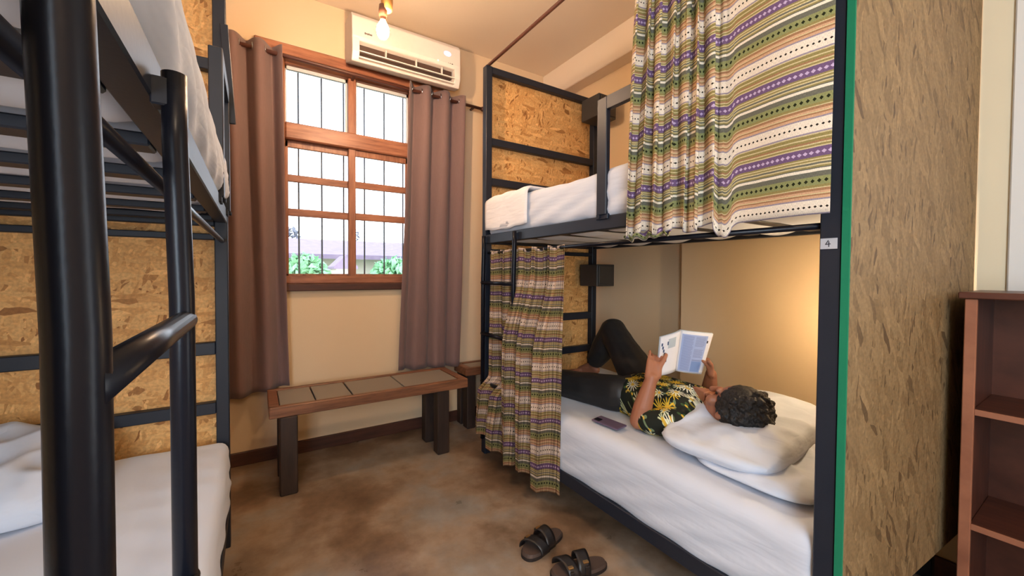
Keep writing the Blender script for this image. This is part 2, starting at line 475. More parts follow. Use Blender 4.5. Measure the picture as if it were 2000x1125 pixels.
def shirt_mat():
    m = M('daisy_print_shirt', .75, spec=.25)
    col = srgb(26, 30, 24)
    base = m.coord()
    def flowers(col, scale, seed, petals, c_list, thr, rad):
        mp = m.n.new('ShaderNodeMapping'); m.l.new(base, mp.inputs[0]); mp.inputs['Location'].default_value = (seed, seed*.7, seed*.3)
        # tilt the printing plane so flowers read from the side and from above
        mp.inputs['Rotation'].default_value = (.65, 0, 0)
        s0 = m.n.new('ShaderNodeSeparateXYZ'); m.l.new(mp.outputs[0], s0.inputs[0])
        cb = m.n.new('ShaderNodeCombineXYZ'); m.l.new(m.math('ADD', s0.outputs[0], m.math('MULTIPLY', s0.outputs[2], .0)), cb.inputs[0]); m.l.new(s0.outputs[1], cb.inputs[1])
        vo = m.n.new('ShaderNodeTexVoronoi'); vo.voronoi_dimensions = '2D'; vo.inputs['Scale'].default_value = scale; vo.inputs['Randomness'].default_value = .8
        m.l.new(cb.outputs[0], vo.inputs['Vector'])
        sub = m.n.new('ShaderNodeVectorMath'); sub.operation = 'SUBTRACT'; m.l.new(cb.outputs[0], sub.inputs[0]); m.l.new(vo.outputs['Position'], sub.inputs[1])
        s1 = m.n.new('ShaderNodeSeparateXYZ'); m.l.new(sub.outputs[0], s1.inputs[0])
        ang = m.math('ARCTAN2', s1.outputs[1], s1.outputs[0])
        sc = m.n.new('ShaderNodeSeparateColor'); m.l.new(vo.outputs['Color'], sc.inputs[0])
        r = m.math('MULTIPLY', vo.outputs['Distance'], 1.0)
        ph = m.math('MULTIPLY', sc.outputs[0], 6.28)
        pet = m.math('ADD', m.math('MULTIPLY', m.math('COSINE', m.math('ADD', m.math('MULTIPLY', ang, petals), ph)), .5), .5)
        lim = m.math('MULTIPLY', m.math('ADD', .2, m.math('MULTIPLY', m.math('POWER', pet, 1.3), .8)), rad)
        inside = m.math('LESS_THAN', r, lim)
        on = m.math('GREATER_THAN', sc.outputs[1], thr)
        fc = m.ramp(sc.outputs[2], c_list, 'CONSTANT')
        col = m.mix(m.math('MULTIPLY', inside, on), col, fc)
        centre = m.math('MULTIPLY', m.math('LESS_THAN', r, rad*.26), on)
        return m.mix(centre, col, srgb(206, 168, 60))
    col = flowers(col, 26, 3.1, 3, [(0, srgb(58, 84, 50)), (.35, srgb(110, 128, 96)), (.6, srgb(80, 96, 66)), (.85, srgb(150, 132, 60))], .15, .44)
    col = flowers(col, 19, 7.7, 9, [(0, srgb(210, 214, 186)), (.3, srgb(214, 180, 52)), (.72, srgb(196, 202, 160))], .30, .46)
    col = flowers(col, 14, 1.3, 13, [(0, srgb(222, 188, 58)), (.42, srgb(228, 228, 208)), (.78, srgb(206, 176, 40))], .35, .47)
    m.color(col); m.bump(m.noise(base, 30, 3), .25, .004); return m.m
shirt = shirt_mat()

def foliage_mat(name, c1, c2):
    m = M(name, .8, spec=.2); v = m.coord()
    m.color(m.mix(m.noise(v, 6, 4), c1, c2)); return m.m
leaf_g = foliage_mat('pale_foliage', srgb(120, 170, 130), srgb(150, 196, 150))
leaf_d = foliage_mat('grey_foliage', srgb(110, 120, 130), srgb(140, 140, 150))
roof_mat = foliage_mat('far_roof_tiles', srgb(104, 90, 112), srgb(136, 120, 134))
farwall_mat = plaster('far_house_wall', srgb(200, 190, 176))
lawn_mat = foliage_mat('far_ground', srgb(110, 140, 110), srgb(130, 160, 130))

# ------------------------------------------------------------------ room shell
XL, XR, XR2, YB, YW, ZC = -1.2, 2.39, 2.46, -2.6, 2.952, 3.09
def st(b, name, mat, label=None, parent=None):
    o = b.build(name, mat, parent)
    if parent is None: o['kind'] = 'structure'
    if label: o['label'] = label
    return o
st(B().box(XL-.1, XR2+.2, YB-.1, YW+.2, -.1, 0), 'floor', floor_mat, 'polished brown and grey concrete floor')
st(B().box(XL-.1, XR2+.2, YB-.1, YW+.2, ZC, ZC+.1), 'ceiling', ceil_mat, 'warm cream painted ceiling')
st(B().box(XL-.1, XL, YB-.1, YW+.2, 0, ZC), 'wall_left', wall_mat, 'cream wall behind the near bunk')
st(B().box(XL, XR2+.2, YB-.1, YB, 0, ZC), 'wall_back', wall_mat, 'cream wall behind the viewer')
wr = B().box(XR, XR2+.1, .332, 1.556, 0, ZC).box(XR2, XR2+.1, 1.556, YW+.2, 0, ZC)
st(wr, 'wall_right', wall_mat, 'cream wall along the right bunk with a small step')
st(B().box(XR-.0, XR2+.1, -.55, .332, 0, ZC).box(XR, XR2+.1, YB, -1.4, 0, ZC).box(XR, XR2+.1, -1.4, -.55, 2.1, ZC), 'wall_right_front', cool_lit_wall_mat, 'wall beside the wooden shelf, cooler light painted into its colour')
# window wall with a hole
WX0, WX1, WZ0, WZ1 = .10, 1.095, 1.155, 2.69
ww = B()
ww.box(XL, WX0, YW, YW+.15, 0, ZC).box(WX1, XR2, YW, YW+.15, 0, ZC).box(WX0, WX1, YW, YW+.15, 0, WZ0).box(WX0, WX1, YW, YW+.15, WZ1, ZC)
st(ww, 'wall_far', wall_mat, 'cream wall holding the window')
st(B().box(2.33, XR2, .4, YW, 2.85, ZC, .006), 'trim_1', ceil_mat, 'boxed beam along the right wall under the ceiling')
st(B().box(XL, XR2, YW-.02, YW, 0, .085, .004), 'baseboard_far', base_wood, 'dark brown baseboard below the window')
st(B().box(XR-.02, XR, .27, 1.556, 0, .085, .004).box(XR2-.02, XR2, 1.556, YW-.02, 0, .085, .004), 'baseboard_right', base_wood, 'dark brown baseboard under the right bunk')
# white door leaf and its casing on the right
dr = st(B().box(XR-.012, XR+.03, -.62, .255, 0, 3.0, .004), 'door_1', white_mat, 'plain white board beside the cream wall edge')
st(B().box(XR-.02, XR-.012, -.55, -.02, .2, 1.0, .004).box(XR-.02, XR-.012, -.55, -.02, 1.15, 2.7, .004), 'panel', white_mat, parent=dr)

# window
win = thing('window_1', (.6, YW, WZ0), 'brown wooden sash window with iron bars between two mauve curtains', 'window')
del win['category']; win['kind'] = 'structure'
y0, y1 = YW-.012, YW+.11
def wbar(name, x0, x1, z0, z1, mat=win_wood, ya=y0, yb=y1, bev=.004):
    return B().box(x0, x1, ya, yb, z0, z1, bev).build(name, mat, win)
wbar('jamb', WX0, .172, WZ0, WZ1, win_wood_v); wbar('jamb', 1.027, WX1, WZ0, WZ1, win_wood_v)
wbar('head', .0, 1.30, 2.66, 2.735, ya=YW-.03, bev=.006)
wbar('head_stop', .172, 1.027, 2.622, 2.66, ya=YW+.0)
wbar('sill', .06, 1.14, 1.108, 1.158, base_wood, ya=YW-.035, yb=YW+.12, bev=.005)
wbar('bottom_rail', .172, 1.027, 1.158, 1.212, ya=YW-.004)
wbar('transom', .172, 1.027, 2.122, 2.232, ya=YW-.02, bev=.008)
wbar('mullion', .573, .627, 2.232, 2.622, win_wood_v, ya=YW-.006)
wbar('mullion', .575, .625, 1.205, 2.125, win_wood_v, ya=YW-.002, yb=YW+.028)
# sashes
for nm, xa, xb_, yy in (('sash', .172, .627, YW+.03), ('sash', .573, 1.027, YW+.008)):
    s_ = B().box(xa, xb_, yy, yy+.022, 2.078, 2.126, .003).box(xa, xb_, yy, yy+.022, 1.20, 1.225, .003)
    s_.box(xa, xa+.054 if xa > .3 else xa+.02, yy, yy+.022, 1.2, 2.12, .003).box(xb_-.05 if xb_ < .8 else xb_-.03, xb_, yy, yy+.022, 1.2, 2.12, .003)
    sash = s_.build(nm, win_wood_v, win)
    for za, zb in ((1.848, 1.897), (1.617, 1.668)):
        B().box(xa+.01, xb_-.01, yy+.002, yy+.02, za, zb, .003).build('glazing_bar', win_wood, sash)
    for za, zb in ((1.222, 1.62), (1.665, 1.85), (1.895, 2.08)):
        B().box(xa+.012, xb_-.012, yy+.009, yy+.012, za, zb).build('pane', glass, sash)
for xa, xb_ in ((.172, .573), (.627, 1.027)):
    B().box(xa, xb_, YW+.05, YW+.053, 2.23, 2.63).build('pane', glass, win)
    for x_ in (xa, xb_-.012):
        B().box(x_, x_+.012, YW+.035, YW+.06, 2.23, 2.63).build('glazing_bead', white_mat, win)
    B().box(xa, xb_, YW+.035, YW+.06, 2.60, 2.625).build('glazing_bead', white_mat, win)
iron = steel('iron_bar_grey', (.09, .10, .12, 1), .5)
for k in range(7):
    x_ = .112 + .1505*k
    B().tube([(x_, YW+.125, WZ0+.01), (x_, YW+.125, WZ1)], .006, 8).build('iron_bar', iron, win, True)

# ------------------------------------------------------------------ outside
def far_roof():
    b = B()
    # pitched roof slab of a low house, long ridge
    b.prism([(11.2, 1.72), (14.0, 2.32), (16.8, 1.72), (16.8, 1.6), (14.0, 2.2), (11.2, 1.6)], 'x', -6, 11)
    return b
hs = thing('far_house', (2, 14, -3), 'low long roof seen through the lower window panes', 'house')
far_roof().build('roof', roof_mat, hs)
B().box(-5.6, 10.6, 11.8, 16.2, -3, 1.75).build('wall', farwall_mat, hs)
gb = thing('garden_shed', (2.2, 9.0, -3), 'small pale gabled shed in front of the far roof', 'shed')
B().box(1.44, 1.80, 8.7, 9.3, -3, 1.38).build('wall', farwall_mat, gb)
B().prism([(1.38, 1.36), (1.62, 1.60), (1.86, 1.36), (1.86, 1.31), (1.38, 1.31)], 'y', 8.6, 9.4).build('roof', roof_mat, gb)
st(B().box(-40, 40, YW+2, 60, -3.1, -3), 'ground_outside', lawn_mat, 'ground outside the window')
def leafy(name, c, rx, ry, rz, mat, label, n=900, seed=1, cat='tree', group=None, leaf=.12):
    random.seed(seed)
    t = thing(name, (c[0], c[1], -3), label, cat, group)
    b = B()
    for k in range(n):
        th = random.uniform(0, 2*math.pi); u = random.uniform(-1, 1); r = random.uniform(.6, 1)**.5
        q = math.sqrt(1-u*u)
        p = V((c[0]+rx*r*q*math.cos(th), c[1]+ry*r*q*math.sin(th), c[2]+rz*r*u))
        rot = Matrix.Rotation(random.uniform(0, 6.28), 3, V((random.uniform(-1, 1), random.uniform(-1, 1), random.uniform(-1, 1))).normalized())
        s = leaf*random.uniform(.6, 1.3)
        vs = [b.bm.verts.new(p + rot @ V(q_)) for q_ in ((-s, 0, 0), (0, -s*.5, 0), (s, 0, 0), (0, s*.5, .02))]
        b.bm.faces.new(vs)
    b.build('foliage', mat, t)
    B().tube([(c[0], c[1], -3), (c[0]+.05, c[1], c[2]-rz*.3)], [.12, .05], 8).build('trunk', base_wood, t, True)
for k, (x_, zz) in enumerate(((-.6, 1.0), (.9, .95), (2.9, .92), (4.3, .95))):
    leafy('garden_bush', (x_*1.0+.1*k, 10.2+.2*(k % 2), zz), .60, .55, .72, leaf_g,
          ['pale green bush at the left edge of the window view', 'pale green bush under the left window panes', 'pale green bush below the far roof by the mullion', 'pale green bush under the right window panes'][k], 1400, k+3, 'bush', 'bushes outside the window')
leafy('far_tree', (1.15, 17.5, 2.55), .42, .4, .5, leaf_d, 'small dark treetop rising above the far roof on the left', 260, 11, group='treetops above the far roof')
leafy('far_tree', (3.62, 17.5, 2.75), .2, .2, .42, leaf_d, 'thin treetop above the roof behind the right panes', 120, 12, group='treetops above the far roof', leaf=.09)

# ------------------------------------------------------------------ bunk beds
def slab_between(b, x0, x1, y0, y1, z0, z1, bev=.003): return b.box(min(x0, x1), max(x0, x1), y0, y1, z0, z1, bev)

def bunk(name, label, xf, d, yn, yf, depth, right):
    """xf front plane, d = +1 extends to +x / -1 to -x, yn near end, yf far end"""
    T = .048
    bed = thing(name, (xf + d*depth/2, (yn+yf)/2, 0), label, 'bunk bed', 'steel framed bunk beds')
    xb_ = xf + d*depth
    X = lambda t: xf + d*t        # t inwards from the front plane
    ZT = 2.63
    for (ta, tb) in ((0, T), (depth-T, depth)):
        for (ya, yb) in ((yn, yn+T), (yf-T, yf)):
            slab_between(B(), X(ta), X(tb), ya, yb, 0, ZT).build('post', black_steel, bed)
    # deck rails
    def rail(nm, ta, tb, ya, yb, za, zb, mat=black_steel): return slab_between(B(), X(ta), X(tb), ya, yb, za, zb).build(nm, mat, bed)
    rail('deck_rail', .002, .046, yn+T, yf-T, 1.434 if right else 1.45, 1.493 if right else 1.51)
    rail('deck_rail', depth-.046, depth-.002, yn+T, yf-T, 1.434, 1.493)
    rail('side_rail', .002, .046, yn+T, yf-T, .165, .228)
    rail('side_rail', depth-.046, depth-.002, yn+T, yf-T, .165, .228)
    for (ya, yb) in ((yn+.004, yn+.044), (yf-.044, yf-.004)):
        for za, zb in ((.165, .228), (.612, .662), (.873, .927), (1.374, 1.40), (1.434, 1.493), (1.833, 1.883), (2.104, 2.153), (2.585, ZT)):
            if ya < yn+.1 and za not in (.165, 1.434, 2.585): continue
            rail('end_rail', T, depth-T, ya, yb, za, zb)
    # cross slats below the upper mattress and lower mattress
    n = 7
    for k in range(n):
        yy = yn + .13 + (yf-yn-.26)*k/(n-1)
        rail('slat', .046, depth-.046, yy-.028, yy+.028, 1.446, 1.468)
    for k in range(6):
        yy = yn + .16 + (yf-yn-.32)*k/5
        rail('slat', .046, depth-.046, yy-.03, yy+.03, .19, .215)
    # strand board at the far end, between the posts
    B().box(min(X(.01), X(depth-.01)), max(X(.01), X(depth-.01)), yf+.001, yf+.014, .30, 2.60).build('end_board', osb_warm, bed)
    # curtain rods along the front
    B().tube([(X(.022), yn, 1.371), (X(.022), yf, 1.371)], .0095, 12).build('curtain_rod', tube_steel, bed, True)
    B().tube([(X(.03), yn, 2.642), (X(.03), yf, 2.642)], .0105, 12).build('top_rod', rod_brown, bed, True)['label'] = 'thin brown rod along the top of the bunk'
    # guard rail
    if right: g0, g1 = .56, 1.276
    else: g0, g1 = 1.66, 2.082
    gx0, gx1 = X(-.012), X(.014 if right else .03)
    gr = B()
    slab_between(gr, gx0, gx1, g1-.056, g1, 1.497, 2.012, .003)
    gr.build('guard_post', black_steel, bed)
    gr = B(); slab_between(gr, gx0, gx1, g0, g0+.056, 1.497, 2.012, .003); gr.build('guard_post', black_steel, bed)
    gr = B(); slab_between(gr, gx0, gx1, g0+.056, g1-.056, 1.955, 2.012, .001); gr.build('guard_rail', black_steel, bed)
    for gy in (g0+.028, g1-.028):
        br = B(); slab_between(br, X(-.006), X(.02), gy-.034, gy+.034, 1.478, 1.502, .002)
        br.tube([(X(-.016), gy+.012, 1.49), (X(-.004), gy+.012, 1.49)], .008, 8)
        br.build('guard_bracket', black_steel, bed)
    # ladder of two round tubes and four rungs
    ly = (yf-.418, yf-.055) if right else (yn+.082, yn+.427)
    rr = .0135
    for yy in ly:
        pts = [(X(-.0235), yy, .12), (X(-.0235), yy, 1.2), (X(-.021), yy, 1.30), (X(-.0185), yy, 1.40), (X(-.0185), yy, 1.484)]
        B().tube(pts, rr, 20).build('ladder_rail', tube_steel, bed, True)
        B().box(min(X(-.024), X(.004)), max(X(-.024), X(.004)), yy-.012, yy+.012, 1.44, 1.475, .002).build('ladder_hook', black_steel, bed)
    for zz in (.17, .511, .831, 1.172):
        B().tube([(X(-.0265), ly[0]-.006, zz), (X(-.0265), ly[1]+.006, zz)], .0125, 20).build('rung', tube_steel, bed, True)
    # sheet metal boxes on the far back post
    if right:
        for za, zb, nm in ((2.415, 2.578, 0), (1.14, 1.306, 1)):
            bx = B(); slab_between(bx, 2.185, 2.37, 2.10, 2.283, za, zb, .004); bo = bx.build('locker_box', box_steel, bed)
            B().box(2.20, 2.36, 2.094, 2.10, za+.014, zb-.014, .002).build('box_door', box_steel, bo)
    return bed

RX = 1.328
bedR = bunk('bunk_bed', 'black steel bunk with striped curtains, reader on the lower bed', RX, 1, .41, 2.335, 1.045, True)
LX = -.105
bedL = bunk('bunk_bed', 'black steel bunk with a round tube ladder close to the viewer, bare of curtains', LX, -1, .21, 2.13, 1.05, False)
# leaning dark plate by far post of near bunk
B().box(-.03, .0, -.006, .006, -.21, .21, .002).build('hanging_plate', black_steel, None)
hp = bpy.data.objects['hanging_plate']; hp.parent = bedL
hp.location = V((-.082, 2.06, 2.09)) - ORIG[bedL.name]; hp.rotation_euler = (0, math.radians(-3.5), 0)
hp['label'] = 'narrow dark plate leaning off the far post'

# strand board on the near end of the right bunk, with green painted edge
bb = B()
XA, XBR = RX-.002, 2.372
def slabq(b, xa, ya, xb_, yb, t, z0, z1):
    dx, dy = xb_-xa, yb-ya; L = math.hypot(dx, dy); nx, ny = dy/L*t, -dx/L*t
    vs = []
    for z in (z0, z1): vs.append([b.bm.verts.new(q) for q in ((xa, ya, z), (xb_, yb, z), (xb_+nx, yb+ny, z), (xa+nx, ya+ny, z))])
    a, c = vs
    for i in range(4): b.bm.faces.new((a[i], a[(i+1) % 4], c[(i+1) % 4], c[i]))
    b.bm.faces.new(a[::-1]); b.bm.faces.new(c)
slabq(bb, XA+.002, .407, XBR, .345, .014, .255, 2.78)
eb = bb.build('end_board', osb_big, bedR); eb['label'] = 'tall brown strand board facing the viewer'
ge = B(); slabq(ge, XA-.004, .4085, XA+.002, .408, .017, .255, 2.78); go = ge.build('green_edge', green_foam, eb); go['label'] = 'rough green painted edge of the strand board'
# number tag
tg = B().box(RX-.0022, RX-.0006, .4185, .4555, 1.305, 1.334, .0004).build('number_tag', tag_paper, bedR); tg['label'] = 'small grey paper tag with a handwritten 4'
tm = B()
def stroke(p, q, w=.0011):
    a = V((0, p[0], p[1])); b_ = V((0, q[0], q[1])); dd = (b_-a).normalized(); nn = V((0, -dd.z, dd.y))*w
    vs = [tm.bm.verts.new(V((RX-.0027, 0, 0)) + k) for k in (a+nn, b_+nn, b_-nn, a-nn)]; tm.bm.faces.new(vs)
stroke((.4375, 1.3285), (.4435, 1.3175)); stroke((.4445, 1.3175), (.4325, 1.3185)); stroke((.4365, 1.3255), (.4365, 1.3105))
tm.build('lettering', ink_black, tg)

# ------------------------------------------------------------------ mattresses
def mattress(name, x0, x1, y0, y1, z0, z1, label, fb=.0, ft=.0, front=+1, sag=0, seed=0, nx=46, ny=90, droop=0, ru=.05):
    def disp(p, n):
        s = seed*3.3
        fx = (p.x-x0)/(x1-x0); fy = (p.y-y0)/(y1-y0); fz = (p.z-z0)/(z1-z0)
        d = V((0, 0, 0))
        w = N3(p.x*3+s, p.y*3, p.z*3)*.008 + N3(p.x*9, p.y*7+s, p.z*9)*.003
        # diagonal pull creases on the side
        cre = math.sin((p.y*26 + p.z*75) + 3*N3(p.x*2, p.y*2, s))*.0065*max(0, 1-abs(fz-.35)*2.0)
        side = (1 if abs(n.x) > .6 else 0)
        frontside = side and ((n.x < 0) == (front < 0))
        d += n*w
        if frontside: d += n*cre*(1 if fz < .85 else .3)
        if frontside and droop:
            d += V((0, 0, -droop*(1-fz)*sm(1-fz)*(0.6+.5*N3(0, p.y*4, s))))
        if n.z > .5:
            d += V((0, 0, N3(p.x*6, p.y*2.2, s)*.006))
            d += V((0, 0, .0035*math.sin(p.y*45+p.x*22+4*N3(p.x*2, p.y*2, 5))*max(0, N3(p.x*1.7, p.y*1.7, s+4))*2))
        if n.z < -.5 and sag:
            k = (p.y - sag[0])/sag[1]; ph = abs(math.sin(math.pi*k))
            d += V((0, 0, -.060*ph**.6*sm(min(fx, 1-fx)*12)))
        return d
    b = soft_box(x0, x1, y0, y1, z0, z1, ru, nx, ny, 12, disp)
    o = b.build(name, sheet_white, None, True, origin=((x0+x1)/2, (y0+y1)/2, z0)); return tag(o, label, 'mattress', 'white sheeted mattresses')
st_r = (2.335-.41-.26)/6; st_l = (2.13-.21-.26)/6
mattress('mattress', RX+.004, 2.36, .47, 2.275, 1.492, 1.705, 'thick white upper mattress behind the striped curtain and guard rail', front=-1, sag=(.54, st_r), seed=1, droop=.01, ru=.045)
mattress('mattress', RX+.006, 2.36, .432, 2.275, .222, .50, 'white lower mattress that the reader lies on', front=-1, seed=2, droop=.03, ru=.055)
mattress('mattress', -1.12, LX+.012, .27, 2.07, 1.515, 1.69, 'white upper mattress of the bunk with the tube ladder', front=1, sag=(.34, st_l), seed=3, ru=.05)
mattress('mattress', -1.12, LX+.003, .27, 2.085, .222, .50, 'white lower mattress behind the round ladder tubes', front=1, seed=4, ru=.045)

# folded sheet over the far corner of the upper right mattress
def folded():
    t = thing('folded_sheet', (RX+.2, 2.05, 1.70), 'folded white sheet draped over the far corner of the upper mattress', 'bed linen')
    for k in range(3):
        ya = 1.80+.012*k; yb = 2.275-.006*k; dz = .006*k; xo = .010-.003*k; zl = 1.545-.014*(2-k)
        def f(u, v, ya=ya, yb=yb, dz=dz, xo=xo, zl=zl):
            y = yb + (ya-yb)*u
            L = v*.56
            h = 1.722+dz - zl
            xfr = RX - xo
            if L < h-.03: p = V((xfr, y, zl+L))
            elif L < h+.04:
                a = (L-(h-.03))/.07*math.pi/2; p = V((xfr+.035*(1-math.cos(a)), y, zl+h-.03+.035*math.sin(a)))
            else: p = V((xfr+.035+(L-h-.04), y, 1.722+dz+.004))
            p.z += .003*math.sin(y*40+k); p.x -= .004*sm((1-v)*2)*math.sin(y*18+k) + .004*N3(y*8, L*8, k)
            p.z -= .008*sm((.12-v)*8)*math.sin(y*9+2)
            return p
        b = B(); b.grid(18, 30, f); o = b.build('fold_layer', blanket_white, t, True); solidify(o, .007)
folded()

# ------------------------------------------------------------------ curtains on the right bunk
def upper_curtain():
    t = thing('bunk_curtain', (1.285, .75, 1.39), 'striped green purple and cream curtain, half bunched, over the upper bunk', 'curtain', 'striped curtains of the right bunk')
    Z1, Z0 = 2.62, 1.39
    NU, NV = 260, 60
    pts = []
    # parametric profile: s 0..1 ; bunch part up to .62
    def prof(s, h):
        flare = 1 + .17*(1-h)
        if s < .62:
            q = s/.62; yb = 1.06 - .355*q
            yb = 1.06 - (1.06-yb)
            y = .705 + (yb-.705)*(1 + .06*(1-h))
            y = y - .03*h*(q < .5)*(1-q*2)
            qq = q + .018*math.sin(q*9) + .012*math.sin(h*4+q*12)
            ph = qq*7.0*math.pi
            amp = (.046 + .010*math.sin(q*17+1))*flare*(.75 + .25*math.sin(q*7+h*1.5))
            x = .018 - amp*abs(math.sin(ph))**.85 + .006*math.sin(ph*3+h*6)
            y += .016*math.cos(ph*2+.6)
            if s > .52: x *= .8
        else:
            q = (s-.62)/.38
            y = .705 - .285*q
            x = .014*math.sin(q*5+.5+h*2)*(1-.5*q) - .006
        return x, y
    rows = []
    for j in range(NV+1):
        h = j/NV
        row = []; L = 0; prev = None
        for i in range(NU+1):
            s = i/NU
            x, y = prof(s, h)
            dip = .038*math.exp(-((s-.635)/.028)**2) + .012*math.sin(s*31)*(s < .62) - .006*(s > .66)
            z = Z0 - dip*(1-h)**2 + (Z1-Z0)*h
            row.append(V((1.288+x, y, z)))
        rows.append(row)
    # cloth length from a reference row
    Ls = [0]
    ref = rows[NV//2]
    for i in range(NU): Ls.append(Ls[-1]+(ref[i+1]-ref[i]).length)
    b = B()
    b.grid(NU, NV, lambda u, v: rows[round(v*NV)][round(u*NU)], lambda u, v: (Ls[round(u*NU)]*1.0, v*(Z1-Z0)))
    o = b.build('cloth', weave_top, t, True); solidify(o, .0022)
    # loose folded corner at the lower far end
    b = B()
    def f(u, v):
        y = 1.075 - .20*u; a = v*1.0
        return V((1.262+.03*v+.010*math.sin(u*17), y, 1.385 - .028*math.sin(v*3.0)*(1-.5*u) + .008*math.sin(u*23+v*3) + .02*v))
    b.grid(40, 10, f, lambda u, v: (.02+u*.22, .30+v*.10)); o = b.build('turned_hem', weave_top, t, True); solidify(o, .003)
    for k in range(9):
        y = 1.04-.075*k
        B().lathe([(.0125, -.002), (.0155, -.002), (.0155, .002), (.0125, .002)], (RX+.0, y, 2.642), 12, Matrix.Rotation(math.pi/2, 3, 'X')).build('ring', tube_steel, t, True)
upper_curtain()

def lower_curtain():
    t = thing('bunk_curtain', (1.35, 1.9, .12), 'brown and cream striped curtain gathered at the foot of the lower bunk', 'curtain', 'striped curtains of the right bunk')
    Z1, Z0 = 1.378, .148
    NU, NV = 340, 70
    rows = []
    for j in range(NV+1):
        h = j/NV; z = Z0+(Z1-Z0)*h; row = []
        for i in range(NU+1):
            s = i/NU
            y = 2.275 - .765*s
            # near part swings out in front of ladder tube
            near = sm((1.975-y)/.05)
            mid = sm((1.25-z)/.45)
            out1 = .085*near*mid*sm((y-1.50)/.12+.35)
            out0 = .085*(1-near)*sm((.57-z)/.10)
            ph = s*19*2*math.pi + .8*math.sin(s*9+h*2)
            fine = .013*math.sin(ph)*(.35+.65*sm(h*1.2))
            big = (.036*math.sin(s*5.2*2*math.pi+.6+.5*math.sin(h*3)))*(1-.6*sm((h-.2)/.8))
            x = 1.343 + fine + big - out1 - out0
            yy = y + .006*math.cos(ph)
            if s > .93: x = x*(1-(s-.93)/.07*.9) + (1.342 - .02*(1-h))*((s-.93)/.07*.9)
            yy += (1-near)*.06*sm((.5-z)/.3)*(.5+s) 
            yy += .03*(1-h)*sm((s-.2))*(s < .999)
            zz = z
            if j == 0 or h < .2:
                zz += (.025*math.sin(s*11) - .03*sm((s-.35)*3) + .015*(s < .3))*(1-h*5 if h < .2 else 0)
            zz += .008*math.sin(s*40)*h**6
            row.append(V((x, yy, zz)))
        rows.append(row)
    Ls = [0]; ref = rows[NV//2]
    for i in range(NU): Ls.append(Ls[-1]+(ref[i+1]-ref[i]).length)
    b = B()
    b.grid(NU, NV, lambda u, v: rows[round(v*NV)][round(u*NU)], lambda u, v: (Ls[round(u*NU)], v*(Z1-Z0)))
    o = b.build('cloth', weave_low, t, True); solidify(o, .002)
lower_curtain()

# ------------------------------------------------------------------ window drapes and rod
rod = thing('curtain_rod', (.65, 2.87, 2.63), 'brown curtain rod over the window carrying both mauve curtains', 'curtain rod')
B().tube([(-.62, 2.87, 2.635), (1.62, 2.87, 2.605)], .0125, 14).build('pole', rod_brown, rod, True)
B().ball((1.63, 2.87, 2.605), .02, 2).build('finial', rod_brown, rod, True)
for x_ in (-.2, .6, 1.56):
    B().box(x_-.008, x_+.008, 2.87, YW, 2.605, 2.617).build('bracket', rod_brown, rod)
def drapes(name, label, xt0, xt1, xb0, xb1, ztop, zb0, zb1, nf, ph0, seed):
    t = thing(name, ((xb0+xb1)/2, 2.86, zb0), label, 'curtain', 'mauve window curtains')
    NU, NV = 150, 50
    def f(u, v):
        x = (xb0+(xb1-xb0)*u)*(1-v) + (xt0+(xt1-xt0)*u)*v
        zb = zb0+(zb1-zb0)*u
        z = zb + (ztop-.013*(x)-zb)*v
        a = .042*(1-.25*(1-v))
        p = 2*math.pi*(nf*u)+ph0
        y = 2.868 + a*math.sin(p) + .01*math.sin(p*2+v*2+seed)*(1-v)
        x += .012*math.cos(p)*(1-v*.5) + .006*math.sin(v*5+u*8+seed)*(1-v)
        return V((x, y, z))
    b = B(); b.grid(NU, NV, f, lambda u, v: (u, v)); o = b.build('cloth', drape, t, True); solidify(o, .003)
    # metal eyelets where the cloth crosses the pole
    for k in range(int(nf*2)+1):
        p = (k*math.pi - ph0)/(2*math.pi*nf)
        if 0.01 < p < .99:
            x = xt0+(xt1-xt0)*p
            r = B(); n = 18
            ring = [V((0, .0215*math.cos(2*math.pi*i/n), .0215*math.sin(2*math.pi*i/n))) + V((x, 2.869, 2.632-.0134*x)) for i in range(n+1)]
            r.tube(ring, .0045, 6, False).build('eyelet', chrome, t, True)
drapes('window_curtain', 'mauve brown curtain hanging at the bunk side of the window', -.30, .155, -.27, .185, 2.675, .43, .50, 3.3, 2.4, 1)
drapes('window_curtain', 'mauve brown curtain hanging below the air conditioner', .985, 1.45, .905, 1.41, 2.675, .505, .48, 3.0, -1.2, 4)

# ------------------------------------------------------------------ air conditioner
ac = thing('air_conditioner', (.95, 2.85, 2.66), 'white split air conditioner on the wall above the window', 'air conditioner')
AX0, AX1 = .552, 1.345
prof = [(YW, 2.72), (YW, 3.0), (2.90, 3.0), (2.80, 2.985), (2.735, 2.962), (2.712, 2.93), (2.705, 2.80), (2.712, 2.775), (2.76, 2.765), (2.775, 2.70), (2.725, 2.655), (2.735, 2.645), (2.80, 2.655), (2.88, 2.69)]
b = B(); b.prism(prof, 'x', AX0, AX1)
o = b.build('casing', ac_white, ac); bv = o.modifiers.new('b', 'BEVEL'); bv.width = .008; bv.segments = 3; bv.limit_method = 'ANGLE'; bv.angle_limit = .5
